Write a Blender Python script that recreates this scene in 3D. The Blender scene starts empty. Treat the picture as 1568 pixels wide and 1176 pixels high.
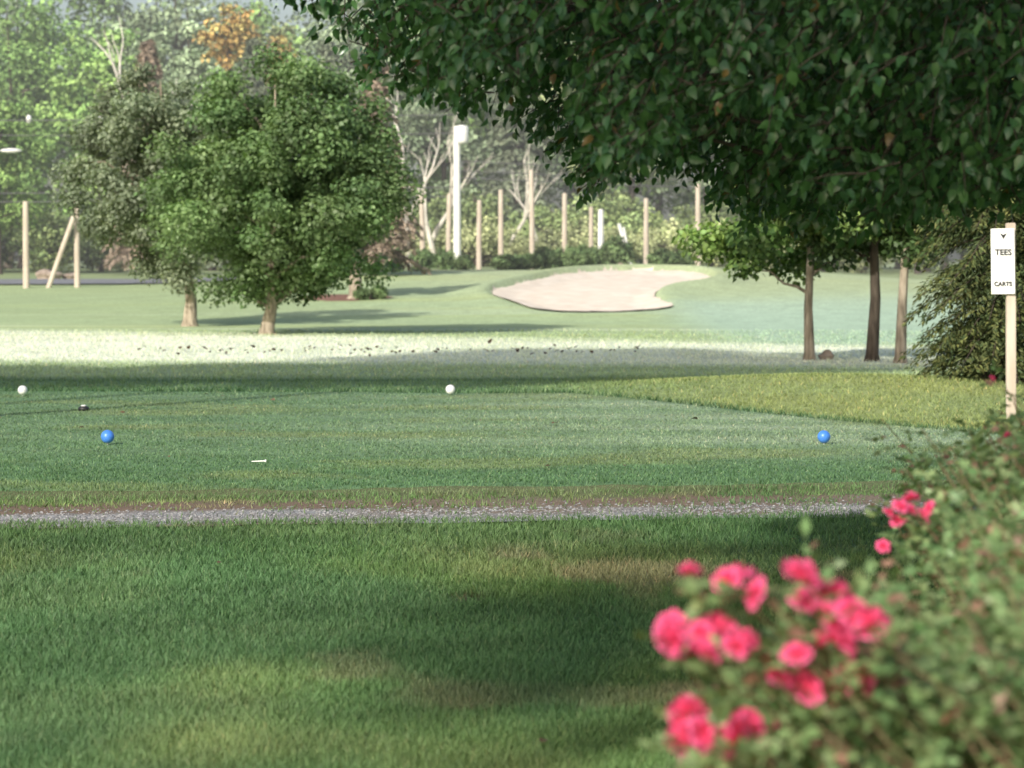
import bpy, math, numpy as np
from mathutils import Vector
R=np.random.default_rng
scene=bpy.context.scene
rad=math.radians

# ------------------------------------------------------------ helpers
def link(o,parent=None):
    scene.collection.objects.link(o)
    if parent: o.parent=parent
    return o
def empty(name,loc=(0,0,0),parent=None):
    o=bpy.data.objects.new(name,None); o.location=loc; o.empty_display_size=.2
    return link(o,parent)
def mesh_np(name,V,F,C=None,mat=None,smooth=False):
    V=np.asarray(V,dtype=np.float32); F=np.asarray(F,dtype=np.int32)
    me=bpy.data.meshes.new(name)
    n=F.shape[1]
    me.vertices.add(len(V)); me.vertices.foreach_set('co',V.ravel())
    me.loops.add(F.size); me.loops.foreach_set('vertex_index',F.ravel())
    me.polygons.add(len(F)); me.polygons.foreach_set('loop_start',np.arange(0,F.size,n,dtype=np.int32))
    if C is not None:
        a=me.color_attributes.new('Col','FLOAT_COLOR','POINT')
        c=np.ones((len(V),4),dtype=np.float32); c[:,:3]=C
        a.data.foreach_set('color',c.ravel())
    if smooth: me.polygons.foreach_set('use_smooth',np.ones(len(F),dtype=bool))
    me.update(calc_edges=True)
    if mat: me.materials.append(mat)
    return me
def obj(name,me,parent=None,loc=(0,0,0),rot=(0,0,0),sc=(1,1,1)):
    o=bpy.data.objects.new(name,me); o.location=loc; o.rotation_euler=rot; o.scale=sc
    return link(o,parent)
def hash2(ix,iy,s):
    h=(ix.astype(np.int64)*374761393+iy.astype(np.int64)*668265263+s*1442695041)&0xffffffff
    h=((h^(h>>13))*1274126177)&0xffffffff
    h=h^(h>>16)
    return (h&0xffff)/65535.0
def vn(x,y,s=0):
    x=np.asarray(x,float);y=np.asarray(y,float)
    ix=np.floor(x);iy=np.floor(y);fx=x-ix;fy=y-iy
    fx=fx*fx*(3-2*fx);fy=fy*fy*(3-2*fy)
    a=hash2(ix,iy,s);b=hash2(ix+1,iy,s);c=hash2(ix,iy+1,s);d=hash2(ix+1,iy+1,s)
    return (a*(1-fx)+b*fx)*(1-fy)+(c*(1-fx)+d*fx)*fy
def fbm(x,y,s=0,o=3):
    r=0;a=.5;t=0
    for i in range(o):
        r=r+a*vn(x*2**i+17*i,y*2**i-9*i,s+i);t+=a;a*=.5
    return r/t
def ss(a,b,x):
    t=np.clip((np.asarray(x,float)-a)/(b-a),0,1);return t*t*(3-2*t)
def mixc(a,b,t):
    return a*(1-t[...,None])+np.array(b)*t[...,None]
def unit(v):
    return v/np.maximum(np.linalg.norm(v,axis=-1,keepdims=True),1e-9)

class Tubes:
    def __init__(s): s.V=[];s.F=[];s.n=0
    def add(s,pts,rr,sides=6):
        pts=np.asarray(pts,float);rr=np.asarray(rr,float);m=len(pts)
        T=unit(np.gradient(pts,axis=0))
        up=np.where(np.abs(T[:,2:3])>.9,np.array([[1.,0,0]]),np.array([[0,0,1.]]))
        up=np.repeat(up[:1],m,0)
        A=unit(np.cross(T,up));B=np.cross(T,A)
        an=np.arange(sides)/sides*2*math.pi
        ring=pts[:,None]+rr[:,None,None]*(A[:,None]*np.cos(an)[None,:,None]+B[:,None]*np.sin(an)[None,:,None])
        s.V.append(ring.reshape(-1,3))
        i=np.arange(m-1)[:,None]*sides;j=np.arange(sides)[None];k=(j+1)%sides
        s.F.append((np.stack([i+j,i+k,i+sides+k,i+sides+j],-1).reshape(-1,4))+s.n)
        s.n+=m*sides
    def mesh(s,name,mat):
        return mesh_np(name,np.concatenate(s.V),np.concatenate(s.F),None,mat,True)
def curve_pts(a,b,n=6,sag=0.,wob=0.,rng=None):
    t=np.linspace(0,1,n)[:,None];a=np.array(a,float);b=np.array(b,float)
    p=a*(1-t)+b*t
    p[:,2]+=sag*4*(t[:,0]*(1-t[:,0]))
    if wob and rng is not None:
        w=rng.normal(0,wob,(n,3));w[0]=0;w[-1]=0;p+=w
    return p
def rhombus(P,A,N,L,W,fold=.15,C=None):
    A=unit(A);B=unit(np.cross(A,N));N=np.cross(B,A)
    L=L[:,None];W=W[:,None]
    v=np.stack([P,P+A*L*.45+B*W*.5+N*W*fold,P+A*L,P+A*L*.45-B*W*.5+N*W*fold],1)
    n=len(P);F=np.arange(n*4).reshape(n,4)
    return v.reshape(-1,3),F,(np.repeat(C,4,0) if C is not None else None)
def leaf8(P,A,N,L,W,C):
    A=unit(A);B=unit(np.cross(A,N));N=np.cross(B,A)
    L=L[:,None];W=W[:,None]
    cur=lambda t: P+A*L*t-N*L*(.28*t*t)
    u=N*W*.16
    vs=[cur(0),cur(.35),cur(.7),cur(1.0),
        cur(.22)+B*W*.42+u,cur(.55)+B*W*.42+u,cur(.22)-B*W*.42+u,cur(.55)-B*W*.42+u]
    v=np.stack(vs,1)
    f=np.array([[0,1,4],[4,1,5],[1,2,5],[5,2,3],[0,6,1],[6,7,1],[1,7,2],[7,3,2]])
    n=len(P)
    F=(np.arange(n)[:,None,None]*8+f[None]).reshape(-1,3)
    return v.reshape(-1,3),F,np.repeat(C,8,0)

# ------------------------------------------------------------ materials
def newmat(name):
    m=bpy.data.materials.new(name);m.use_nodes=True
    nt=m.node_tree;return m,nt,nt.nodes['Principled BSDF'],nt.nodes['Material Output']
def leaf_mat(name,rough=.5,trans=.3,spec=.4,objvar=.0,noise=0.):
    m,nt,p,out=newmat(name)
    a=nt.nodes.new('ShaderNodeAttribute');a.attribute_name='Col'
    col=a.outputs['Color']
    if objvar>0:
        oi=nt.nodes.new('ShaderNodeObjectInfo');mr=nt.nodes.new('ShaderNodeMapRange')
        mr.inputs['To Min'].default_value=1-objvar;mr.inputs['To Max'].default_value=1+objvar
        nt.links.new(oi.outputs['Random'],mr.inputs['Value'])
        h=nt.nodes.new('ShaderNodeHueSaturation');nt.links.new(col,h.inputs['Color'])
        nt.links.new(mr.outputs[0],h.inputs['Value']);col=h.outputs[0]
    nt.links.new(col,p.inputs['Base Color'])
    p.inputs['Roughness'].default_value=rough
    p.inputs['Specular IOR Level'].default_value=spec
    if trans>0:
        t=nt.nodes.new('ShaderNodeBsdfTranslucent')
        g=nt.nodes.new('ShaderNodeMixRGB');g.blend_type='MULTIPLY';g.inputs[0].default_value=1
        g.inputs[2].default_value=(1.3,1.35,.6,1)
        if 'petal' in name: g.inputs[2].default_value=(1.1,1.1,1.1,1)
        nt.links.new(col,g.inputs[1]);nt.links.new(g.outputs[0],t.inputs['Color'])
        mx=nt.nodes.new('ShaderNodeMixShader');mx.inputs[0].default_value=trans
        nt.links.new(p.outputs[0],mx.inputs[1]);nt.links.new(t.outputs[0],mx.inputs[2])
        nt.links.new(mx.outputs[0],out.inputs['Surface'])
    return m
def noise_mat(name,c1,c2,scale=5,rough=.8,bump=.3,stretch=(1,1,1),spec=.3,bdist=.02):
    m,nt,p,out=newmat(name)
    tc=nt.nodes.new('ShaderNodeTexCoord');mp=nt.nodes.new('ShaderNodeMapping')
    mp.inputs['Scale'].default_value=stretch
    nt.links.new(tc.outputs['Object'],mp.inputs[0])
    n=nt.nodes.new('ShaderNodeTexNoise');n.inputs['Scale'].default_value=scale;n.inputs['Detail'].default_value=6
    nt.links.new(mp.outputs[0],n.inputs['Vector'])
    r=nt.nodes.new('ShaderNodeValToRGB');r.color_ramp.elements[0].position=.35;r.color_ramp.elements[1].position=.65
    r.color_ramp.elements[0].color=(*c1,1);r.color_ramp.elements[1].color=(*c2,1)
    nt.links.new(n.outputs['Fac'],r.inputs[0]);nt.links.new(r.outputs[0],p.inputs['Base Color'])
    b=nt.nodes.new('ShaderNodeBump');b.inputs['Strength'].default_value=bump;b.inputs['Distance'].default_value=bdist
    nt.links.new(n.outputs['Fac'],b.inputs['Height']);nt.links.new(b.outputs[0],p.inputs['Normal'])
    p.inputs['Roughness'].default_value=rough;p.inputs['Specular IOR Level'].default_value=spec
    return m
def attr_ground_mat(name,scale,amt,rough=.9,bump=.5,bdist=.03):
    m,nt,p,out=newmat(name)
    a=nt.nodes.new('ShaderNodeAttribute');a.attribute_name='Col'
    g=nt.nodes.new('ShaderNodeNewGeometry')
    n=nt.nodes.new('ShaderNodeTexNoise');n.inputs['Scale'].default_value=scale;n.inputs['Detail'].default_value=8;n.inputs['Roughness'].default_value=.7
    nt.links.new(g.outputs['Position'],n.inputs['Vector'])
    mr=nt.nodes.new('ShaderNodeMapRange');mr.inputs['From Min'].default_value=.3;mr.inputs['From Max'].default_value=.7
    mr.inputs['To Min'].default_value=1-amt;mr.inputs['To Max'].default_value=1+amt
    nt.links.new(n.outputs['Fac'],mr.inputs['Value'])
    h=nt.nodes.new('ShaderNodeHueSaturation');nt.links.new(a.outputs['Color'],h.inputs['Color'])
    nt.links.new(mr.outputs[0],h.inputs['Value']);nt.links.new(h.outputs[0],p.inputs['Base Color'])
    b=nt.nodes.new('ShaderNodeBump');b.inputs['Strength'].default_value=bump;b.inputs['Distance'].default_value=bdist
    nt.links.new(n.outputs['Fac'],b.inputs['Height']);nt.links.new(b.outputs[0],p.inputs['Normal'])
    p.inputs['Roughness'].default_value=rough;p.inputs['Specular IOR Level'].default_value=.2
    return m
def plain(name,c,rough=.5,spec=.5):
    return noise_mat(name,tuple(x*.85 for x in c),tuple(min(1,x*1.08) for x in c),14,rough,.08,(1,1,1),spec,.005)

M_ground=attr_ground_mat('turf_ground',9,.3)
M_grass=leaf_mat('grass_blades',.55,.3,.3)
M_gravel=attr_ground_mat('gravel',45,.5,.95,.8,.02)
M_sand=noise_mat('bunker_sand',(.72,.62,.50),(.84,.75,.63),2,.95,.6,(1,1,1),.1,.05)
M_bark=noise_mat('bark_grey_brown',(.18,.15,.11),(.46,.39,.30),14,.9,.9,(1,1,.2),.2,.03)
M_barkd=noise_mat('bark_dark',(.045,.036,.028),(.11,.09,.07),14,.9,.9,(1,1,.2),.2,.03)
M_pale=noise_mat('bark_pale',(.45,.42,.36),(.70,.66,.58),6,.9,.6,(1,1,.3),.2,.03)
M_leaf=leaf_mat('leaves_mid',.5,.25,.35,.0)
M_leafd=leaf_mat('leaves_distant',.6,.0,.25,.2)
M_pear=leaf_mat('leaves_glossy',.30,.28,.5)
M_rose=leaf_mat('leaves_rose',.45,.3,.4)
M_needle=leaf_mat('needles',.6,.0,.3)
M_petal=leaf_mat('petals',.5,.4,.3)
M_pole=noise_mat('weathered_pole_wood',(.46,.39,.31),(.62,.54,.45),4,.85,.5,(2,2,.3))
M_white=plain('white_paint',(.8,.8,.77),.45)
M_wire=plain('wire',(.12,.12,.12),.6)
M_metal=plain('grey_metal',(.45,.46,.47),.4)
M_black=plain('black_plastic',(.02,.02,.022),.5)

# ------------------------------------------------------------ terrain
BX=np.array([-40,-12,-6.5,-2,0.7,2.0,3.0,4.3,6,12,40.]);BD=np.array([38,37.5,37,36.8,35.5,33,31,28.5,26,22,20.])
BUNK=np.array([(-.95,93),(.35,98),(2.0,104.5),(4.3,108.5),(6.6,107),(7.1,102),(6.6,98),(5.3,96),(4.5,93),(4.55,89.5),(5.0,87),(4.1,84.7),(2.2,83.5),(.7,84.5),(.12,88.5)])
def smooth_poly(P,n=3):
    P=P.copy()
    for _ in range(n):
        Q=np.roll(P,-1,0);P=np.stack([.75*P+.25*Q,.25*P+.75*Q],1).reshape(-1,2)
    return P
BUNKS=smooth_poly(BUNK,2)
def inpoly(x,y,P):
    x=np.asarray(x);r=np.zeros(x.shape,bool)
    for i in range(len(P)):
        x1,y1=P[i];x2,y2=P[(i+1)%len(P)]
        if y1==y2: continue
        c=((y1>y)!=(y2>y))&(x<(x2-x1)*(y-y1)/(y2-y1)+x1);r^=c
    return r
def bunk_sd(x,y):
    d=np.full(x.shape,1e9);sy=.45
    for i in range(len(BUNKS)):
        a=BUNKS[i];b=BUNKS[(i+1)%len(BUNKS)]
        ax,ay,bx_,by_=a[0],a[1]*sy,b[0],b[1]*sy
        vx,vy=bx_-ax,by_-ay;t=np.clip(((x-ax)*vx+(y*sy-ay)*vy)/(vx*vx+vy*vy+1e-9),0,1)
        d=np.minimum(d,np.hypot(x-ax-t*vx,y*sy-ay-t*vy))
    return np.where(inpoly(x,y,BUNKS),-d,d)
def backedge(x): return np.interp(x,BX,BD)
def pathc(x): return 19.95+.17*x+.25*(vn(np.asarray(x)*.35,np.asarray(x)*0,5)-.5)
def path_t(x,y):
    w=.95+.1*np.clip(np.asarray(x)/3,-1,1)
    return (y-pathc(x))/w+.42*(fbm(np.asarray(x)*2.2,np.asarray(y)*2.6,3)-.5)
def terr(x,y):
    x=np.asarray(x,float);y=np.asarray(y,float)
    x,y=np.broadcast_arrays(x,y)
    mask=.72+.28*ss(-14,-4,x)-.30*ss(9,18,x)
    z=1.35*ss(75,112,y)*mask
    z=z+.3*ss(112,160,y)
    z=z+.06*ss(.8,1.5,(y-pathc(x)))*(1-ss(-.4,.5,y-backedge(x)))
    z=z+.24*np.exp(-(((x-4.2)/3.0)**2+((y-36.8)/3.4)**2))
    z=z+.05*(fbm(x*.12,y*.12,9)-.5)*ss(38,60,np.abs(y))
    z=z+.012*(fbm(x*.7,y*.7,19)-.5)*(1-np.exp(-((y-20)/2.2)**2))
    k=(x>-4)&(x<10)&(y>79)&(y<114)
    if k.any():
        sd=bunk_sd(x[k],y[k]);w=.15+.85*ss(86,98,y[k])
        add=np.where(sd>0,.26*w*np.exp(-((sd-.35)/.75)**2)*ss(0,.12,sd)+.0,-.12*ss(0,.8,-sd))
        z=z.copy();z[k]+=add
    return z
def tz(x,y): return float(terr(np.array([x]),np.array([y]))[0])

def gcol(x,y):
    """turf base colour (albedo) by real-world zone; sunlit strip and shadow streak painted in"""
    x=np.asarray(x,float);y=np.asarray(y,float)
    c=np.zeros(x.shape+(3,));c[:]=(.135,.230,.080)
    n1=fbm(x*.9,y*.55,31,4);n2=fbm(x*.45+3,y*.3,41,3)
    c=mixc(c,(.225,.285,.115),ss(.46,.70,n1)*.8)
    c=mixc(c,(.32,.28,.17),ss(.62,.76,fbm(x*1.5,y*.9,51,3))*.7)
    c=mixc(c,(.085,.185,.085),ss(.50,.72,n2)*.7)
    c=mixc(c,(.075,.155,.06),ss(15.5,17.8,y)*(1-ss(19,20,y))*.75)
    mow=ss(-.25,.25,np.sin((x*.75-y*.36)*3.0+.8*vn(x*.5,y*.5,33)))
    c*=(1-.13*mow*(1-ss(17,19,y)))[...,None]
    c=mixc(c,(.07,.165,.07),np.exp(-((x-.30+(.10*(12.5-y)))/.22)**2)*ss(10,11,y)*(1-ss(14,16,y))*.6)  # diagonal shadow streak painted into the turf colour
    # tee
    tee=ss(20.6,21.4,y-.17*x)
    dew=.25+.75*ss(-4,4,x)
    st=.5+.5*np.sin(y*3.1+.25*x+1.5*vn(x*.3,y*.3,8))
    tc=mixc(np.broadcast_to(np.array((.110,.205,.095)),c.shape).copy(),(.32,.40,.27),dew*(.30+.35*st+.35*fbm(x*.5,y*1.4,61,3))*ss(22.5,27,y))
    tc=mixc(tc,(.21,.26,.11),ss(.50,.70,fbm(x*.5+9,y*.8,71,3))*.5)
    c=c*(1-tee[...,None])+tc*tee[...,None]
    b=y-backedge(x)
    beyond=ss(-.05,.5,b)
    c2=np.broadcast_to(np.array((.17,.27,.13)),c.shape).copy()
    c2=mixc(c2,(.29,.33,.12),ss(-.5,3,x)*(1-ss(40,43,y))*(.5+.5*fbm(x*.8,y*.8,101,2)))
    c=c*(1-beyond[...,None])+c2*beyond[...,None]
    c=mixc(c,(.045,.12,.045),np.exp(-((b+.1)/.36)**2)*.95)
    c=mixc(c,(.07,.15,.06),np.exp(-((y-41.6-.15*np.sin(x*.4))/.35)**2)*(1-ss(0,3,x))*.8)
    # fairway
    f=ss(41,44,y)
    n=fbm(x*.12,y*.25,81,3);stripe=fbm(x*.03,y*.6,91,3)
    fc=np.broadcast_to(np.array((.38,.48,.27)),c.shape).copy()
    fc=mixc(fc,(.84,.88,.74),ss(46,50,y+.2*x)*(1-ss(60,67,y+.6*x))*(.55+.45*n))  # dewy sunlit strip: sun brightness lifted into the albedo
    fc=mixc(fc,(.42,.50,.22),ss(.45,.7,stripe)*.6*ss(58,68,y))
    fc=mixc(fc,(.62,.68,.46),ss(.5,.7,fbm(x*.05+4,y*.5,95,3))*.5*ss(60,68,y)*(1-ss(76,90,y)))
    fc=mixc(fc,(.32,.40,.20),ss(72,90,y)*(1-ss(-8,-3,x))*.6)
    g=ss(3.5,6,x)*ss(56,62,y)*(1-ss(84,92,y-.5*x))
    fc=mixc(fc,(.40,.54,.42),g*.8)
    fc=mixc(fc,(.44,.50,.29),ss(82,100,y)*ss(-6,0,x)*.6)
    fc=mixc(fc,(.24,.30,.14),ss(108,116,y)*.7)
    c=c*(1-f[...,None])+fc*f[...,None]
    c=mixc(c,(.22,.12,.09),(((x+5.3)/1.5)**2+((y-91.5)/1.6)**2<1)*1.)
    c=mixc(c,(.24,.17,.13),(1-ss(.5,1.0,((x+3.0)/3.6)**2+((y-113)/1.8)**2))*.8)
    c=mixc(c,(.05,.035,.02),np.exp(-(((x+.23)/.09)**2+((y-14.5)/.10)**2))*1.)
    c*=(.85+.3*fbm(x*3,y*3,13,2))[...,None]
    return np.clip(c,0.01,.92)

def grid_axis(segs):
    out=[]
    for a,b,s in segs: out.append(np.arange(a,b-1e-6,s))
    return np.concatenate(out+[np.array([segs[-1][1]])])
gx=grid_axis([(-1500,-200,130),(-200,-40,16),(-40,-12,1),(-12,12,.12),(12,40,1),(40,200,16),(200,1500,130)])
gy=grid_axis([(-300,-20,28),(-20,6,1),(6,50,.12),(50,125,.4),(125,220,5),(220,2000,120)])
X,Y=np.meshgrid(gx,gy)
Z=terr(X,Y)
V=np.stack([X,Y,Z],-1).reshape(-1,3)
nx=len(gx);ny=len(gy)
i=np.arange(ny-1)[:,None]*nx;j=np.arange(nx-1)[None]
F=np.stack([i+j,i+j+1,i+nx+j+1,i+nx+j],-1).reshape(-1,4)
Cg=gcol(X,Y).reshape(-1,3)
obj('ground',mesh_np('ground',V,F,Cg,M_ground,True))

# gravel path
px=np.arange(-30,30,.06);pt=np.linspace(-1.15,1.25,46)
PX,PT=np.meshgrid(px,pt)
wig=.28*(fbm(PX*1.3,PT*0+3,23,3)-.5)
PY=pathc(PX)+PT*(1.0+wig)*1.0
PZ=terr(PX,PY)+.010
tt=PT+.6*(fbm(PX*1.6,PY*2.5,27,3)-.5)
pc=np.broadcast_to(np.array((.32,.325,.33)),PX.shape+(3,)).copy()
pc=mixc(pc,(.20,.145,.105),ss(-.35,.05,tt))
pc=mixc(pc,(.22,.175,.13),ss(.50,.65,fbm(PX*.6,PY*1.2,29,3))*.9)
pc=mixc(pc,(.12,.16,.065),ss(.45,.9,tt)*.8)
V=np.stack([PX,PY,PZ],-1).reshape(-1,3);nx=len(px);ny=len(pt)
i=np.arange(ny-1)[:,None]*nx;j=np.arange(nx-1)[None]
F=np.stack([i+j,i+j+1,i+nx+j+1,i+nx+j],-1).reshape(-1,4)
path=obj('gravel_path',mesh_np('gravel_path',V,F,pc.reshape(-1,3),M_gravel,True))
rg=R(5);n=12000
sx=rg.uniform(-6,6,n);st_=rg.normal(-.55,.32,n);sy=pathc(sx)+st_
k=(np.abs(st_+.1)<1.0)&(rg.random(n)<.35+1.1*fbm(sx*.8,sy*2,44,2));sx=sx[k];sy=sy[k];n=len(sx)
s=rg.uniform(.005,.016,n)[:,None,None]
octv=np.array([[1,0,0],[0,1,0],[-1,0,0],[0,-1,0],[0,0,.6],[0,0,-.6]])
vv=octv[None]*rg.uniform(.6,1.3,(n,6,1))*s+np.stack([sx,sy,terr(sx,sy)+.012],-1)[:,None]
ff=np.array([[0,1,4],[1,2,4],[2,3,4],[3,0,4]])
cc=rg.uniform(.18,.5,(n,1))*np.array([[1,.98,.96]])
obj('path_gravel_stones',mesh_np('stones',vv.reshape(-1,3),(np.arange(n)[:,None,None]*6+ff).reshape(-1,3),np.repeat(cc,6,0),M_gravel),path)

# bunker
bx=np.arange(-1.4,7.6,.06);by=np.arange(83,109.5,.15)
PX,PY=np.meshgrid(bx,by)
PZ=terr(PX,PY)+.03+.05*fbm(PX*1.5,PY*1.0,77,3)
nx=len(bx);ny=len(by)
i=np.arange(ny-1)[:,None]*nx;j=np.arange(nx-1)[None]
F=np.stack([i+j,i+j+1,i+nx+j+1,i+nx+j],-1).reshape(-1,4)
cx=PX.reshape(-1)[F].mean(1);cy=PY.reshape(-1)[F].mean(1)
wob=.16*(fbm(cx*2,cy*1.5,78,3)-.5)
F=F[bunk_sd(cx,cy)+wob<0]
obj('sand_bunker',mesh_np('sand_bunker',np.stack([PX,PY,PZ],-1).reshape(-1,3),F,None,M_sand,True))

# road at far left
rx=np.arange(-120,-6,.8)
PX,PQ=np.meshgrid(rx,np.linspace(0,1,14))
PY=103.5+.02*(PX+20)+PQ*8+np.clip((PX+16)*.2,0,3)
PZ=terr(PX,PY)+.05
nx=len(rx);ny=14
i=np.arange(ny-1)[:,None]*nx;j=np.arange(nx-1)[None]
F=np.stack([i+j,i+j+1,i+nx+j+1,i+nx+j],-1).reshape(-1,4)
M_asph=noise_mat('asphalt',(.17,.175,.19),(.25,.255,.27),6,.9,.2)
road=obj('asphalt_road',mesh_np('road',np.stack([PX,PY,PZ],-1).reshape(-1,3),F,None,M_asph,True))

# ------------------------------------------------------------ grass blades
rg=R(11);N=640000
inv=rg.uniform(1/72.,1/7.5,N)
gyy=1/inv
gxx=rg.uniform(-1,1,N)*(.195*gyy+.8)
t=path_t(gxx,gyy)
keep=np.ones(N,bool);u=rg.random(N)
tuft=ss(.55,.7,fbm(gxx*2.5,gyy*3,121,2))*.5
keep&=~((t>-1.0)&(t<.05)&(u>.04+.25*ss(-.75,-1.0,t)+tuft*.5))
keep&=~((t>=.05)&(t<.95)&(u>.10+tuft+.6*ss(.3,.95,t)))
keep&=~((((gxx+.23)/.12)**2+((gyy-14.5)/.14)**2<1)&(u>.3))
gxx=gxx[keep];gyy=gyy[keep];n=len(gxx)
b=gyy-backedge(gxx)
hgt=.034*(1+.5*rg.random(n))*(.7+.6*fbm(gxx*1.2,gyy*1.2,15,2))
tee=(gyy-.17*gxx>21)&(b<-.3)
hgt=np.where(tee,hgt*.5,hgt)
hgt=np.where(np.abs(b+.1)<.45,hgt*1.7,hgt)
hgt=np.where(np.abs(gyy-.17*gxx-21.2)<.35,hgt*1.3,hgt)
wd=.0022+.00017*gyy
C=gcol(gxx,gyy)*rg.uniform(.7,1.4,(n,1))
dry=rg.random(n)<.05
C[dry]=C[dry]*np.array([1.8,1.35,1.5])
P=np.stack([gxx,gyy,terr(gxx,gyy)-.002],-1)
an=rg.uniform(0,2*math.pi,n);side=np.stack([np.cos(an),np.sin(an),0*an],-1)*wd[:,None]
ln=rg.uniform(0,2*math.pi,n);le=rg.uniform(.1,1.1,n)*hgt
tip=P+np.stack([np.cos(ln)*le,np.sin(ln)*le,hgt],-1)
V=np.stack([P-side,P+side,tip],1).reshape(-1,3)
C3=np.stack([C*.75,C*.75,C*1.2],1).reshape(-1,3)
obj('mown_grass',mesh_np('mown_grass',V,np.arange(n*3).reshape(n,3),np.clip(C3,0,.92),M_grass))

# ------------------------------------------------------------ trees
def broadleaf(seed,H,z0,Rx,nclump,nleaf,ls,col,col2,trunk_r,bark,lmat,bias=.45,flat=.55,lean=(0,0),rcs=.26,top=1.0,limbs=26,under=.5):
    rg=R(seed)
    d=unit(rg.normal(size=(nclump,3)));r=rg.random(nclump)**bias
    hz=(H-z0)/2
    wob=1+.22*(rg.random(nclump)-.5)
    cen=d*r[:,None]*wob[:,None]*np.array([Rx*.82,Rx*.82,hz*.86])
    zz=cen[:,2]/hz;cen[:,:2]*=(1.08-.28*top*np.clip(zz,0,1)**1.5)[:,None]
    cen[:,2]+=z0+hz;cen[:,0]+=lean[0];cen[:,1]+=lean[1]
    rc=Rx*rcs*rg.uniform(.6,1.35,nclump)
    w=rc**2;w/=w.sum()
    ci=rg.choice(nclump,nleaf,p=w)
    dd=unit(rg.normal(size=(nleaf,3)));rr=rg.random(nleaf)**.45
    off=dd*rr[:,None]*rc[ci][:,None]*np.array([1,1,flat])
    P=cen[ci]+off
    P[:,2]-=.10*rc[ci]*(rr**2)*(1-dd[:,2])
    out=unit(off+1e-6);Nn=unit(out*.6+np.array([0,0,.7])+rg.normal(0,.5,(nleaf,3)))
    A=unit(np.cross(Nn,rg.normal(size=(nleaf,3))))+np.array([0,0,-.25])
    L=ls*rg.uniform(.6,1.4,nleaf)
    cb=rg.uniform(.7,1.25,nclump)[ci]*rg.uniform(.7,1.3,nleaf)*(1-under*.5+under*.5*np.clip(dd[:,2]+.3,-.6,1))  # leaves under each clump darker: shade put into their colour
    mix=np.clip(rg.random(nclump)[ci]*.6+rg.random(nleaf)*.5-.1,0,1)[:,None]
    C=(np.array(col)*(1-mix)+np.array(col2)*mix)*cb[:,None]
    v,f,c=rhombus(P,A,Nn,L,L*.75,.15,C)
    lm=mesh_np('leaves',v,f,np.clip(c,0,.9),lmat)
    T=Tubes()
    tp=np.array([(0,0,-.1),(0,0,.12),(.03*H*.2,0,z0*.6+.3),(lean[0]*.3,lean[1]*.3,z0+hz*.5),(lean[0]*.7,lean[1]*.7,z0+hz*1.1),(lean[0],lean[1],z0+hz*1.7)])
    tp[2:,0]+=rg.normal(0,.01*H,4);tp[2:,1]+=rg.normal(0,.01*H,4)
    T.add(tp,np.array([1.75,1.15,.9,.7,.4,.1])*trunk_r,9)
    for c_ in rg.permutation(nclump)[:limbs]:
        e=cen[c_];zs=max(z0*.75,min(e[2]-.25*np.hypot(e[0],e[1])-.2,z0+hz*1.2));s_=np.array([np.interp(zs,tp[:,2],tp[:,0]),np.interp(zs,tp[:,2],tp[:,1]),zs])
        T.add(curve_pts(s_,e,6,.05*H*.3,.02*H*.3,rg),np.linspace(.4,.06,6)*trunk_r,5)
    return lm,T.mesh('trunk_and_limbs',bark)
def place(name,meshes,loc,rot=0,sc=1.,parent=None,sz=None):
    e=empty(name,(0,0,0),parent)
    e.location=loc;e.rotation_euler=(0,0,rot);e.scale=(sc,sc,sz or sc)
    obj('leaves',meshes[0],e);obj('trunk',meshes[1],e)
    return e

t1=broadleaf(1,6.8,.50,3.35,230,84000,.105,(.125,.225,.085),(.24,.34,.14),.15,M_bark,M_leaf,.42,.62,lean=(.25,0),rcs=.175,top=.7)
place('maple_tree',t1,(-5.7,67.5,tz(-5.7,67.5)))
t2=broadleaf(2,7.4,.6,2.6,130,50000,.10,(.21,.27,.17),(.32,.37,.24),.17,M_bark,M_leaf,.42,.6,lean=(-.8,0),rcs=.2)
place('linden_tree',t2,(-8.4,75.6,tz(-8.4,75.6)))
t4=broadleaf(4,4.6,1.0,1.4,40,9000,.13,(.22,.25,.13),(.30,.31,.18),.2,M_bark,M_leaf)
place('crabapple_tree',t4,(-4.9,91,tz(-4.9,91)))
t5=broadleaf(5,4.9,1.0,2.0,60,28000,.11,(.12,.24,.065),(.28,.37,.10),.085,M_bark,M_leaf,.5,.5,lean=(-.1,0))
place('ash_tree',t5,(5.13,50,tz(5.13,50)))
t6=broadleaf(6,5.2,1.3,1.9,60,26000,.11,(.08,.15,.05),(.14,.22,.075),.10,M_barkd,M_leaf)
place('oak_tree',t6,(6.15,49.5,tz(6.15,49.5)))
t6b=broadleaf(61,5.0,1.2,1.6,50,16000,.11,(.08,.15,.05),(.14,.22,.075),.09,M_bark,M_leaf,lean=(.35,0))
place('oak_tree',t6b,(6.5,48.5,tz(6.5,48.5)))

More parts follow.
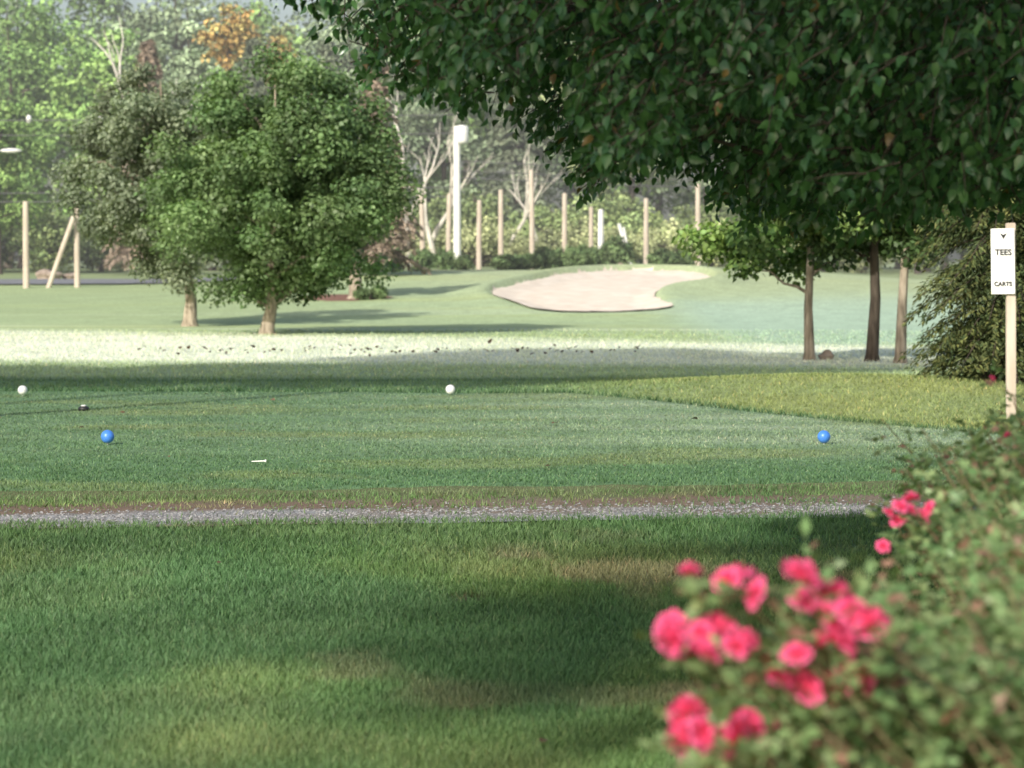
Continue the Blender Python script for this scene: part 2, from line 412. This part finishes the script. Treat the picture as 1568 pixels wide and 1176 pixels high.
def conifer(seed,H,Rb,z0,nb,perb,ls,col,col2,tr,mat=M_needle,droop=.3,pw=.8,lw=.32):
    rg=R(seed);T=Tubes()
    T.add([(0,0,-.1),(0,0,H*.5),(0,0,H)],[tr,tr*.6,.01],8)
    z=z0+(H-z0)*rg.random(nb)**1.15
    a=rg.uniform(0,2*math.pi,nb);Lb=Rb*(1-(z-z0)/(H-z0))**pw*rg.uniform(.65,1.15,nb)+.08
    bi=np.repeat(np.arange(nb),perb);m=len(bi);t=rg.random(m)**.6
    dx=np.cos(a[bi]);dy=np.sin(a[bi]);L=Lb[bi]
    side=rg.normal(0,.16,m)*L*(1.15-t)
    P=np.stack([dx*L*t-dy*side,dy*L*t+dx*side,z[bi]-droop*L*t*t+.12*L*t+rg.normal(0,.03,m)-np.abs(side)*.3],-1)
    A=np.stack([dx*.6-dy*np.sign(side)*.7,dy*.6+dx*np.sign(side)*.7,-.55+rg.normal(0,.3,m)],-1)
    N=np.stack([rg.normal(0,.4,m),rg.normal(0,.4,m),np.ones(m)],-1)
    l=ls*rg.uniform(.6,1.4,m)
    mx=(np.clip(t*1.1-.3,0,1)*rg.random(m))[:,None]
    C=(np.array(col)*(1-mx)+np.array(col2)*mx)*rg.uniform(.6,1.3,(m,1))*rg.uniform(.75,1.2,nb)[bi][:,None]
    v,f,c=rhombus(P,A,N,l,l*lw,.1,C)
    for k_ in range(0,nb,2):
        q=np.linspace(0,1,5)[:,None]*Lb[k_]
        pts=np.concatenate([np.cos(a[k_])*q,np.sin(a[k_])*q,z[k_]+.12*q-droop*q*q/max(Lb[k_],.1)],1)
        T.add(pts,np.linspace(.016,.004,5)*(1+tr*2),4)
    return mesh_np('needles',v,f,np.clip(c,0,.9),mat),T.mesh('trunk',M_barkd)
sp=conifer(7,6.5,1.2,-.1,760,150,.085,(.055,.09,.035),(.20,.20,.06),.12,droop=.5,pw=.38,lw=.28)
place('spruce_tree',sp,(6.4,37.6,tz(6.4,37.6)))
sp2=conifer(8,8.5,1.7,.8,240,60,.26,(.31,.24,.18),(.36,.30,.22),.15,M_leafd,droop=.5)
place('dying_spruce_tree',sp2,(-4.9,104,tz(-4.9,104)))
place('dying_spruce_tree',sp2,(-16.5,132,tz(-16.5,132)),1.3,1.25)
sp3=conifer(9,13,2.6,1,300,60,.34,(.24,.30,.19),(.34,.38,.25),.2,M_leafd,droop=.4)

forest=empty('distant_forest')
def B(seed,H,z0,Rx,c1,c2,n=9000,ls=.26,**k): return broadleaf(seed,H,z0,Rx,75,n,ls,tuple(q*1.5 for q in c1),tuple(q*1.5 for q in c2),.22,M_barkd,M_leafd,.5,.55,limbs=14,**k)  # leaf colours lightened so distance haze is painted into them
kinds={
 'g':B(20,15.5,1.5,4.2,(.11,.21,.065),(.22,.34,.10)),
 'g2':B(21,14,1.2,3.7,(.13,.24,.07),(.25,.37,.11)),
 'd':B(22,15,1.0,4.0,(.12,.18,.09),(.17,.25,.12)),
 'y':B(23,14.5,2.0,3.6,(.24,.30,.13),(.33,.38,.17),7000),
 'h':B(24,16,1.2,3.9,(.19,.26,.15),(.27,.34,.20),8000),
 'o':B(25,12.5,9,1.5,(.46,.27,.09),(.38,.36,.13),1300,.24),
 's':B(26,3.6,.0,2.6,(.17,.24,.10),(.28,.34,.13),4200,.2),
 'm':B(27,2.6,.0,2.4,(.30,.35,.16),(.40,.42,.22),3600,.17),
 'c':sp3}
rg=R(77)
def ft(k,x,y,sc=1.):
    place('tree',kinds[k],(x,y,tz(x,y)),rg.uniform(0,6.28),sc*rg.uniform(.94,1.06),forest)
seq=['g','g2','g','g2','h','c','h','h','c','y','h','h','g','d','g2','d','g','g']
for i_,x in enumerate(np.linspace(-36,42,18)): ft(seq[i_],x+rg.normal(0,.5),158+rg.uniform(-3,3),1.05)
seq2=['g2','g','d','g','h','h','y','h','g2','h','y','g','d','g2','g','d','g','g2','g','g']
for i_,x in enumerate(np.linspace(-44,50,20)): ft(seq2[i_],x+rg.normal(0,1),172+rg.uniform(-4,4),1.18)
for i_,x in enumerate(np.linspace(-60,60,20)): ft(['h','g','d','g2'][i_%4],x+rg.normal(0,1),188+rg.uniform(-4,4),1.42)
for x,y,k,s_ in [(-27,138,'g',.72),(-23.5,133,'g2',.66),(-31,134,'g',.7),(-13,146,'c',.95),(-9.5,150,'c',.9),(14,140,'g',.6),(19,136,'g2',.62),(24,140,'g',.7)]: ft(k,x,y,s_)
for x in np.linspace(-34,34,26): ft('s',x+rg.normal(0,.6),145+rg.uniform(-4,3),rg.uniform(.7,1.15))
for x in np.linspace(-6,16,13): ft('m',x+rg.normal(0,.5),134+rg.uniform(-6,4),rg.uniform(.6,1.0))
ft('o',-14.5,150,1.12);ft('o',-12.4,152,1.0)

def deadtree(seed,H,r,lean=0):
    rg=R(seed);T=Tubes()
    def br(p,d,L,r,lev):
        n=5;pts=[p]
        for _ in range(n-1):
            d=unit(d+rg.normal(0,.10,3));pts.append(pts[-1]+d*L/(n-1))
        T.add(pts,np.linspace(r,r*.45,n),6)
        if lev<3:
            for k in range(rg.integers(2,4)):
                f=rg.integers(2,n);nd=unit(d+rg.normal(0,.30,3)+np.array([0,0,.4]))
                br(pts[f],nd,L*rg.uniform(.5,.75),r*.5,lev+1)
    br(np.array([0,0,-.1]),unit(np.array([lean,0,1.])),H*.5,r,0)
    return T.mesh('trunk_and_branches',M_pale)
dm=[deadtree(31,8,.2),deadtree(32,7.5,.18,.12),deadtree(36,8,.17,-.1)]
for x,y,k,s_ in [(-4.6,131,0,1.1),(-3.9,132,1,1.),(-5.2,134,2,1.15),(-3.4,131,2,1.0),(-.3,132,1,.85),(-18.5,142,0,1.6),(1.4,134,2,.8)]:
    e=empty('dead_tree',(x,y,tz(x,y)));e.scale=(s_,s_,s_);obj('trunk',dm[k],e)

# tall trees standing left of and behind the viewpoint (their shade lies across the course)
tall=broadleaf(43,17,11.6,3.7,100,8500,.34,(.09,.16,.05),(.13,.21,.06),.11,M_barkd,M_leafd,.6,.6,rcs=.3)
mid=broadleaf(44,17,11,3.3,90,5200,.34,(.09,.16,.05),(.13,.21,.06),.11,M_barkd,M_leafd,.6,.6,rcs=.3)
for i_,(x,y,k,s_) in enumerate([(-12.5,22.0,tall,1.0),(-17.5,22,tall,1.0),(-22.5,20.5,tall,1.),(-27,20,tall,1.),(-8.3,26,tall,.98),(-11.0,31.5,tall,.95),
      (-8.6,-5.5,mid,1.)]):
    place('shade_tree',k,(x,y,tz(x,y)),i_*1.3,s_)

# ------------------------------------------------------------ overhanging pear tree
def pear_tree():
    rg=R(91)
    base=empty('pear_tree',(0,0,0))
    bX=np.array([-.90,-.77,-.42,-.1,.13,.25,.40,.57,.78,.95,1.13,1.39,1.54,1.80,1.95,2.29,3,5,7,9.5])
    bZ=np.array([2.80,2.60,2.42,2.31,2.30,2.15,1.94,2.07,2.10,2.07,1.87,1.80,1.82,1.89,1.85,1.95,1.9,1.95,2.0,2.6])
    def cand(n,lo,hi):
        P=rg.uniform(lo,hi,(n,3));zb=np.interp(P[:,0],bX,bZ)+.06+.05*np.abs(P[:,1]-13)
        ell=((P[:,0]-4.6)/5.75)**2+((P[:,1]-13.2)/3.4)**2+((P[:,2]-2.2)/5)**2
        return P[(P[:,2]>zb)&(ell<1.0+.05*rg.random(n))]
    P=cand(7200,(-1.05,10.6,1.7),(2.8,16,3.4))
    cl=(fbm(P[:,0]*2.4+P[:,1]*.6,P[:,2]*3.0+P[:,1]*.4,7,2))
    zb=np.interp(P[:,0],bX,bZ)
    edge=ss(0,.5,P[:,2]-zb)*(.4+.6*ss(-.95,.8,P[:,0]))
    P=P[cl+edge*.28>.42]
    n=len(P)
    k=10;L=rg.uniform(.14,.28,n)
    d=unit(np.stack([-.5+rg.normal(0,.6,n),rg.normal(0,.6,n),-.45+rg.normal(0,.35,n)],-1))
    T=Tubes()
    tw=np.linspace(0,1,k)
    pts=P[:,None]+d[:,None]*(L[:,None,None]*(tw[None,:,None]-.6))
    pts[:,:,2]-=.10*L[:,None]*(tw**2)[None]*2
    for q in range(n):
        T.add(pts[q][[0,3,6,9]],[.004,.0035,.0025,.0012],3)
    LP=pts.reshape(-1,3);m=len(LP)
    dirs=np.repeat(d,k,0)
    A=unit(dirs*.5+rg.normal(0,.6,(m,3))+np.array([0,0,-.55]))
    LP=LP+A*.025
    N=unit(rg.normal(0,.55,(m,3))+np.array([-.1,-.35,.7]))
    l=rg.uniform(.038,.068,m);w=l*rg.uniform(.6,.78,m)
    g=rg.random(m)[:,None]
    C=(np.array((.040,.11,.040))*(1-g)+np.array((.085,.19,.060))*g)*np.repeat(rg.uniform(.7,1.25,n),k)[:,None]
    yl=rg.random(m)<.010;C[yl]=(.22,.15,.055)
    v,f,c=leaf8(LP,A,N,l,w,C)
    obj('leaves',mesh_np('leaves',v,f,c,M_pear),base)
    P=cand(4800,(-.9,9.8,1.8),(10.2,16.8,7.2))
    P=P[~((P[:,0]<3.0)&(P[:,2]<3.5)&(P[:,1]<16.2))]
    k=12;P=np.repeat(P,k,0)+rg.normal(0,.15,(len(P)*k,3));m=len(P)
    A=rg.normal(0,.7,(m,3))+np.array([0,0,-.5]);N=rg.normal(0,.5,(m,3))+np.array([0,0,1.])
    l=rg.uniform(.07,.11,m);C=np.array((.06,.14,.045))*rg.uniform(.6,1.3,(m,1))
    v,f,c=rhombus(P,A,N,l,l*.7,.15,C)
    obj('upper_leaves',mesh_np('upper_leaves',v,f,c,M_pear),base)
    tr=np.array([4.6,13.2,0])
    T.add([tr+(0,0,-.1),tr+(0,0,.15),tr+(.03,0,1),tr+(0,.02,2.1),tr+(.05,0,3.5),tr+(0,0,5.2)],[.26,.19,.17,.15,.10,.03],10)
    limbs=[[(4.6,13.2,2.0),(3.4,13.0,2.55),(2.3,12.8,2.75),(1.3,12.7,2.78),(.4,12.7,2.78),(-.2,12.7,2.80),(-.6,12.7,2.9)],
     [(4.6,13.2,1.9),(3.3,12.7,2.15),(2.4,12.4,2.25),(1.7,12.3,2.2),(1.2,12.3,2.12),(.8,12.2,2.22)],
     [(4.6,13.2,2.3),(3.5,13.8,2.7),(2.3,14,2.75),(1.2,14.1,2.5),(.5,14.1,2.4)],
     [(3.4,13.0,2.55),(2.6,12.2,2.9),(1.6,11.8,3.0),(.8,11.7,2.9),(.1,11.8,2.7)],
     [(2.3,12.8,2.75),(1.9,12.4,2.5),(1.5,12.2,2.15),(1.4,12.1,1.97)],
     [(1.3,12.7,2.78),(.9,12.5,2.55),(.6,12.4,2.3),(.42,12.4,2.15)]]
    for a in limbs:
        a=np.array(a);T.add(a,np.linspace(.05,.006,len(a))*(1. if a[0,0]>4 else .6),7)
    for q in range(26):
        an=rg.uniform(-2.4,2.4);e=tr+np.array([math.cos(an)*rg.uniform(2,4.4),math.sin(an)*rg.uniform(1.3,2.7),rg.uniform(2.4,6)])
        T.add(curve_pts(tr+(0,0,rg.uniform(1.9,3.8)),e,6,.3,.06,rg),np.linspace(.06,.01,6),6)
    for q in range(220):
        i0=rg.integers(0,n);s_=pts[i0][0];a=np.array(limbs[rg.integers(0,4)]);j=np.argmin(np.linalg.norm(a-s_,axis=1))
        if np.linalg.norm(a[j]-s_)<1.1: T.add(curve_pts(a[j],s_,5,.04,.02,rg),np.linspace(.012,.004,5),4)
    obj('trunk_and_branches',T.mesh('trunk',M_barkd),base)
pear_tree()

# ------------------------------------------------------------ rose bush
def rose_flower_mesh():
    V=[];F=[];C=[];n=0;rg=R(3)
    for layer,(cnt,rad_,open_,h) in enumerate([(3,.30,.15,.75),(4,.5,.35,.72),(5,.75,.7,.6),(6,1.0,1.05,.42)]):
        for q in range(cnt):
            a0=q/cnt*2*math.pi+layer*.7+rg.normal(0,.1);wd=2*math.pi/cnt*.75
            for iu,u in enumerate(np.linspace(-.5,.5,5)):
                for iv,v in enumerate(np.linspace(0,1,5)):
                    an=a0+u*wd*(.35+.9*math.sin(min(v,.85)*math.pi*.6))
                    r_=rad_*(.12+.88*math.sin(v*math.pi/2*min(1,.6+open_*.5)))
                    r_*=1-.12*(2*u)**2
                    z=h*(v**.8)-(.30*open_*v**3)+.05*math.cos(u*6)-.12*(2*u)**2*v
                    V.append((math.cos(an)*r_,math.sin(an)*r_,z))
                    s=.85+.25*v
                    C.append((min(.95,1.05*s),.085*s+.09*v,.24*s+.13*v))
            for a in range(4):
                for b_ in range(4):
                    p=n+a*5+b_;F.append((p,p+5,p+6,p+1))
            n+=25
    return mesh_np('rose_flower',np.array(V),np.array(F),np.array(C),M_petal,True)
def rose_bush():
    rg=R(55);base=empty('rose_bush');fm=rose_flower_mesh();T=Tubes()
    fl=[(.293,1.195,20),(.374,1.184,33),(.395,1.175,26),(.463,1.205,34),(.253,1.097,31),(.265,1.11,24),(.336,1.106,30),(.314,1.063,34),(.305,1.085,28),(.379,1.09,26),(.428,1.036,26),
        (.519,1.16,40),(.568,1.133,32),(.523,1.10,40),(.455,1.079,24),(.492,1.009,38),(.52,1.015,30),(.557,1.03,32),(.638,1.0,22),(.285,.982,30),(.287,.933,38),(.27,.95,28),
        (.30,.955,28),(.361,.955,36),(.345,.935,30),(.417,.941,24),(.716,.955,17),(.545,1.145,30),(.50,1.14,28),(.48,1.15,26),(.50,1.09,26),
        (.35,1.19,24),(.36,1.085,24),(.54,1.12,28),(.475,1.02,28),(.295,.96,26),(.38,.965,26),(.415,1.05,20),(.31,1.10,22)]
    flowers=[(x,4.72+rg.uniform(-.12,.08),z,r*.00108*1.08) for x,z,r in fl]
    for x,z in [(1.0,1.075),(1.04,1.09),(1.08,1.07),(1.01,1.03),(.98,1.05),(1.06,1.05),(.96,.97),(1.03,1.06)]:
        flowers.append((x,7.5+rg.uniform(-.05,.05),z,rg.uniform(.02,.028)))
    for x,z in [(1.54,1.165),(1.49,1.34),(1.47,1.07),(1.60,1.2)]: flowers.append((x,9,z,.014))
    LPs=[];LAs=[]
    def leaves_along(pts,dens,spread):
        pts=np.asarray(pts);n=max(1,int(dens*np.linalg.norm(np.diff(pts,axis=0),axis=1).sum()))
        t=rg.uniform(.25,1,n)*(len(pts)-1);i0=np.minimum(t.astype(int),len(pts)-2);f=(t-i0)[:,None]
        p=pts[i0]*(1-f)+pts[i0+1]*f
        d=unit(rg.normal(0,1,(n,3))*np.array([1,1,.5])+np.array([0,0,.15]))
        for s_ in range(5):
            side=unit(np.cross(d,np.array([0,0,1.])))*((s_%2)*2-1)
            LPs.append(p+d*spread*(.35+.16*s_));LAs.append(unit(d+side*(.9 if s_<4 else 0)))
    for q,(x,y,z,r) in enumerate(flowers):
        s_=np.array([x+(.28+rg.uniform(0,.25)),y+rg.uniform(.05,.35),max(.1,z-.55)]);e=np.array([x,y,z-.4*r])
        p=curve_pts(s_,e,8,.03,.008,rg);T.add(p,np.linspace(.0045,.0018,8),5)
        leaves_along(p,20 if y<6 else 16,.075)
        o=obj('flower',fm,base,(x,y,z-.3*r),(rg.uniform(.3,1.2),rg.uniform(-.7,.4),rg.uniform(0,6)),(r,r,r))
    def canes(n,fx,lo,hi,zt,dens):
        for q in range(n):
            y=rg.uniform(lo,hi);xb=fx(y)+abs(rg.normal(0,.35))
            top=zt(xb,y)*rg.uniform(.68,1.0)
            s_=np.array([xb+.25+rg.normal(0,.1),y+rg.normal(0,.1),0]);e=np.array([xb+rg.normal(0,.10),y+rg.normal(0,.2),top])
            p=curve_pts(s_,e,9,.0,.018,rg);p[:,0]+=.10*np.sin(np.linspace(0,3,9))
            T.add(p,np.linspace(.0055,.0018,9),5);leaves_along(p,dens,.09)
    canes(105,lambda y:.44+.12*(y-4.4),4.5,5.7,lambda x,y:np.interp(x,[.3,.45,.6,.8,1.2],[.84,.94,1.12,1.25,1.3]),36)
    canes(80,lambda y:.34,4.6,5.3,lambda x,y:np.interp(x,[.3,.45,.6,.8],[.84,.92,1.0,1.02]),34)
    canes(160,lambda y:.150*y+.02,5.7,8.3,lambda x,y:1.10+.06*(y-5.6),34)
    canes(140,lambda y:.150*y+.01,8.3,10.5,lambda x,y:min(1.42,1.15+.4*(x-.150*y)),30)
    P=np.concatenate(LPs);A=np.concatenate(LAs);m=len(P)
    N=unit(rg.normal(0,.5,(m,3))+np.array([0,-.2,.8]));l=rg.uniform(.022,.04,m)
    g=rg.random(m)[:,None];C=(np.array((.13,.24,.09))*(1-g)+np.array((.28,.36,.16))*g)*rg.uniform(.65,1.2,(m,1))
    br=rg.random(m)<.10;C[br]=np.array((.30,.17,.12))*rg.uniform(.7,1.2,(br.sum(),1))
    v,f,c=rhombus(P,A+rg.normal(0,.2,(m,3)),N,l,l*.62,.12,C)
    obj('leaves',mesh_np('rose_leaves',v,f,c,M_rose),base)
    M_cane=noise_mat('rose_cane',(.14,.15,.06),(.27,.17,.11),20,.7,.3)
    obj('canes',T.mesh('canes',M_cane),base)
rose_bush()

# ------------------------------------------------------------ small built objects
def bm_obj(name,build,mat,parent=None,loc=(0,0,0),rot=(0,0,0),bevel=0,smooth=False):
    import bmesh
    bm=bmesh.new();build(bm,bmesh)
    if bevel: bmesh.ops.bevel(bm,geom=bm.edges[:],offset=bevel,segments=2,affect='EDGES')
    me=bpy.data.meshes.new(name);bm.to_mesh(me);bm.free()
    if smooth: 
        for p in me.polygons: p.use_smooth=True
    me.materials.append(mat);return obj(name,me,parent,loc,rot)
def box(name,size,mat,parent,loc,rot=(0,0,0),bevel=0):
    def b(bm,B_):
        B_.ops.create_cube(bm,size=1);B_.ops.scale(bm,vec=size,verts=bm.verts)
    return bm_obj(name,b,mat,parent,loc,rot,bevel)
def lathe(name,prof,mat,parent,loc=(0,0,0),rot=(0,0,0),seg=28):
    prof=np.array(prof,float);an=np.arange(seg)/seg*2*math.pi
    V=np.stack([prof[:,None,0]*np.cos(an),prof[:,None,0]*np.sin(an),np.repeat(prof[:,1:2],seg,1)],-1).reshape(-1,3)
    m=len(prof);i=np.arange(m-1)[:,None]*seg;j=np.arange(seg)[None];k=(j+1)%seg
    F=np.stack([i+j,i+k,i+seg+k,i+seg+j],-1).reshape(-1,4)
    return obj(name,mesh_np(name,V,F,None,mat,True),parent,loc,rot)
M_blue=plain('blue_paint',(.07,.24,.74),.35);M_tw=plain('marker_white',(.85,.85,.83),.35)
def marker(x,y,r,mat):
    e=empty('tee_marker',(x,y,tz(x,y)+.012))
    a=np.linspace(-math.pi/2+.35,math.pi/2,16)
    prof=[(0.0001,r-r*math.cos(.0)*.94)]+[(r*math.cos(t),r+r*math.sin(t)) for t in a]
    prof[-1]=(.0001,2*r)
    lathe('ball',prof,mat,e)
    lathe('seam',[(r*.995,r-.003),(r*1.012,r-.002),(r*1.012,r+.002),(r*.995,r+.003)],mat,e)
    lathe('spike',[(.006,.01),(.006,-.05),(.0005,-.09)],M_metal,e,seg=8)
marker(-5.96,35.3,.058,M_tw);marker(-.75,35.3,.058,M_tw)
marker(-3.63,26,.06,M_blue);marker(2.80,26,.058,M_blue)
e=empty('sprinkler_head',(-4.7,31.8,tz(-4.7,31.8)))
lathe('body',[(.0001,0),(.06,0),(.06,.03),(.05,.045),(.02,.05),(.0001,.05)],M_black,e)
lathe('cap',[(.0001,.05),(.03,.05),(.03,.062),(.0001,.066)],M_tw,e)
e=empty('broken_golf_tee',(-2.1,23.3,tz(-2.1,23.3)+.03))
lathe('peg',[(.0001,0),(.004,.01),(.005,.10),(.012,.118),(.012,.122),(.0001,.118)],M_tw,e,rot=(0,rad(88),rad(5)),seg=10)
M_litter=leaf_mat('leaf_litter',.7,.1,.2)
rg=R(66);n=165
lx=np.concatenate([rg.uniform(-6,7,n-90),rg.uniform(-7,2.5,90)]);ly=np.concatenate([rg.uniform(10,40,n-90),rg.normal(53,1.6,90)])
lx[:4]=[-2.55,.40,1.9,-2.75];ly[:4]=[27.5,28.8,29.6,33.6]
P=np.stack([lx,ly,terr(lx,ly)+.03],-1);a=rg.uniform(0,6.28,n)
A=np.stack([np.cos(a),np.sin(a),.3+.5*(ly>45)],-1);Nn=rg.normal(0,.35,(n,3))+np.array([0,0,1.])
l=np.where(ly>45,rg.uniform(.06,.13,n),rg.uniform(.03,.06,n));l[:4]=.085
C=np.array([[.12,.08,.05]])*rg.uniform(.5,1.6,(n,1));C[ly>45]*=.6
P[:,2]+=np.where(ly>45,.03,0)
v,f,c=leaf8(P,A,Nn,l,l*.65,C)
obj('fallen_leaves',mesh_np('fallen_leaves',v,f,c,M_litter))

# sign
sg=empty('directional_sign',(5.33,31,tz(5.33,31)))
box('post',(.10,.09,2.2),M_pole,sg,(0,0,1.0),(0,rad(-.6),0),.008)
box('panel',(.25,.018,.70),M_white,sg,(-.10,-.062,1.69),(0,rad(-1),rad(-6)),.004)
def arrow(bm,B_):
    vs=[bm.verts.new(p) for p in [(-.035,0,.03),(0,0,-.035),(.035,0,.03),(0,0,.012)]];bm.faces.new(vs)
bm_obj('arrow',arrow,M_black,sg,(-.10,-.0765,1.96),(0,0,rad(-6)))
def txt(s_,size,z):
    cu=bpy.data.curves.new(s_,'FONT');cu.body=s_;cu.size=size;cu.align_x='CENTER';cu.extrude=.002;cu.offset=.0015
    o=bpy.data.objects.new('lettering',cu);cu.materials.append(M_black);o.location=(-.10,-.0795,z);o.rotation_euler=(rad(90),0,rad(-6));link(o,sg)
txt('TEES',.085,1.76);txt('CARTS',.062,1.43)

# poles
def pole(x,y,top_y,r,mat,name='net_pole',lean=0.):
    zg=tz(x,y);zt=1.7+(400-top_y)*y/4446.
    e=empty(name,(x,y,zg));T=Tubes();h=zt-zg
    T.add([(0,0,-.2),(0,0,h*.5),(lean,0,h)],[r*1.08,r,r*.9],10)
    obj('shaft',T.mesh('shaft',mat),e)
    lathe('cap',[(r*.9,h),(r*.95,h+.02),(.0001,h+.05)],mat,e,(lean,0,0),seg=10)
    return e
for X_,ty,y_,lean in [(-3.6,298,117,-.05),(-2.57,298,118,0.03),(-1.34,308,118,.02),(-.45,292,118,0),(.82,262,118.5,-.03),(2.14,297,118,0),(5.45,305,118,0),(7.55,283,118,.0)]:
    pole(X_,y_,ty,.11,M_pole,lean=lean)
pole(3.58,117,322,.13,M_white);pole(3.30,121,318,.10,M_pole)
pole(-16.9,101,310,.11,M_pole);pole(-15.2,101.5,305,.10,M_pole)
e=empty('pole_brace',(-16.1,101.2,tz(-16.1,101.2)));T=Tubes();T.add([(-.1,0,-.1),(.85,0,2.5)],[.09,.09],8);obj('strut',T.mesh('strut',M_pole),e)
e=empty('leaning_post',(4.7,121,tz(4.7,121)));T=Tubes();T.add([(.3,0,0),(-.25,0,1.9)],[.09,.08],8);T.add([(.3,0,0),(-.05,0,1.75)],[.05,.05],8);obj('strut',T.mesh('strut',M_white),e)
e=empty('utility_pole',(-2.36,125,tz(-2.36,125)));T=Tubes();T.add([(0,0,-.2),(0,0,3),(0,0,6.1)],[.17,.16,.14],12);obj('shaft',T.mesh('shaft',M_white),e)
lathe('transformer',[(.0001,5.35),(.26,5.37),(.28,5.5),(.28,6.05),(.24,6.12),(.0001,6.16)],M_white,e,(.22,0,0))
wires=empty('power_lines');T=Tubes()
for z0_,z1_,yy in [(8.2,8.0,126),(5.0,4.9,126),(4.7,4.5,127),(8.0,7.2,129)]:
    T.add(curve_pts((-60,yy,z0_+.3),(-2.4,125,z1_),24,-.45),np.full(24,.022),4)
for z0_,z1_ in [(6.0,5.8),(5.6,5.2),(5.3,4.8)]:
    T.add(curve_pts((-2.4,125,z0_),(50,128,z1_),24,-.5),np.full(24,.022),4)
obj('cables',T.mesh('cables',M_wire),wires)
for x in (-20.9,-17.8): lathe('insulator',[(.0001,-.18),(.09,-.15),(.12,0),(.09,.15),(.0001,.18)],M_white,wires,(x,125.9,7.85))
e=empty('street_lamp',(-23.4,121,tz(-23.4,121)));T=Tubes();T.add([(0,0,0),(0,0,3),(0,0,5.2)],[.12,.1,.08],10)
T.add([(0,0,5.0),(.6,0,5.25),(1.6,0,5.3),(2.2,0,5.3)],[.04,.04,.035,.03],8);obj('pole_and_arm',T.mesh('p',M_metal),e)
o=lathe('lamp_head',[(.0001,-.42),(.10,-.36),(.17,-.1),(.16,.2),(.07,.42),(.0001,.45)],M_white,e,(2.55,0,5.3),(0,rad(90),0));o.scale=(.6,1,1)
sh=broadleaf(71,.85,-.1,.62,60,6000,.09,(.13,.22,.085),(.22,.31,.12),.03,M_barkd,M_leafd,.35,.8,rcs=.3,limbs=5)
for x,y,s_,sz in [(-1.9,114,.7,.7),(-.15,114,1.15,.75),(.5,115,.9,.8),(1.45,114.5,1.25,1.1),(2.6,114.5,1.1,1.2),(3.4,116,1,1.1),(4.2,116,1.2,1.6),(6.0,114,1.15,1.0),(6.6,115,1.0,.9),(-4.65,90.2,.45,.5),(-4.15,90.6,.5,.55),(-2.7,116,.8,1),(-4.6,108,1.1,1.3),(-3.4,110,.9,1.0),(-5.4,109,1.,1.6)]:
    place('boxwood_shrub',sh,(x,y,tz(x,y)),x*3,s_,None,sz)
def boulder(x,y,s_,seed):
    e=empty('boulder',(x,y,tz(x,y)))
    def b(bm,B_):
        B_.ops.create_icosphere(bm,subdivisions=3,radius=1)
        for v in bm.verts:
            f=1+.3*math.sin(v.co.x*3+seed)*math.cos(v.co.y*2.3)+.1*math.sin(v.co.z*7)
            v.co=Vector((v.co.x*f*s_,v.co.y*f*s_*.8,v.co.z*f*s_*.62))
    bm_obj('stone',b,noise_mat('stone',(.22,.17,.13),(.4,.33,.27),4,.9,.6),e,(0,0,s_*.3))
boulder(4.25,113,.26,2);boulder(-18.8,118,.45,4);boulder(-18,118.4,.3,5)
boulder(5.45,50.4,.16,7)

# thin morning mist lying over the far half of the course (a real scattering volume)
m=bpy.data.materials.new('mist');m.use_nodes=True;nt=m.node_tree;nt.nodes.remove(nt.nodes['Principled BSDF'])
vs=nt.nodes.new('ShaderNodeVolumeScatter');vs.inputs['Color'].default_value=(.97,1,.98,1);vs.inputs['Density'].default_value=.0016;vs.inputs['Anisotropy'].default_value=.0
nt.links.new(vs.outputs[0],nt.nodes['Material Output'].inputs['Volume'])
box('morning_mist',(400,178,30),m,None,(0,164,14.5))

# ------------------------------------------------------------ light
el=rad(30);d=Vector((.5*math.cos(el),.866*math.cos(el),-math.sin(el)))
sl=bpy.data.lights.new('sun','SUN');sl.energy=5;sl.angle=rad(1.2);sl.color=(1,.95,.86)
so=bpy.data.objects.new('sun',sl);so.rotation_euler=d.to_track_quat('-Z','Y').to_euler();link(so)
w=bpy.data.worlds.new('World');scene.world=w;w.use_nodes=True;nt=w.node_tree
sk=nt.nodes.new('ShaderNodeTexSky');sk.sky_type='NISHITA';sk.sun_disc=False;sk.sun_elevation=el;sk.sun_rotation=rad(210)
sk.dust_density=3.
nt.links.new(sk.outputs[0],nt.nodes['Background'].inputs[0]);nt.nodes['Background'].inputs[1].default_value=.15
scene.view_settings.view_transform='Standard';scene.view_settings.look='None';scene.view_settings.exposure=0
# ------------------------------------------------------------ camera
cd=bpy.data.cameras.new('camera');cd.lens=102;cd.sensor_width=36;cd.clip_end=4000;cd.clip_start=.1
cd.dof.use_dof=True;cd.dof.focus_distance=20;cd.dof.aperture_fstop=4.4
co=bpy.data.objects.new('camera',cd);co.location=(0,0,1.7);co.rotation_euler=(rad(90-2.42),0,0);link(co);scene.camera=co
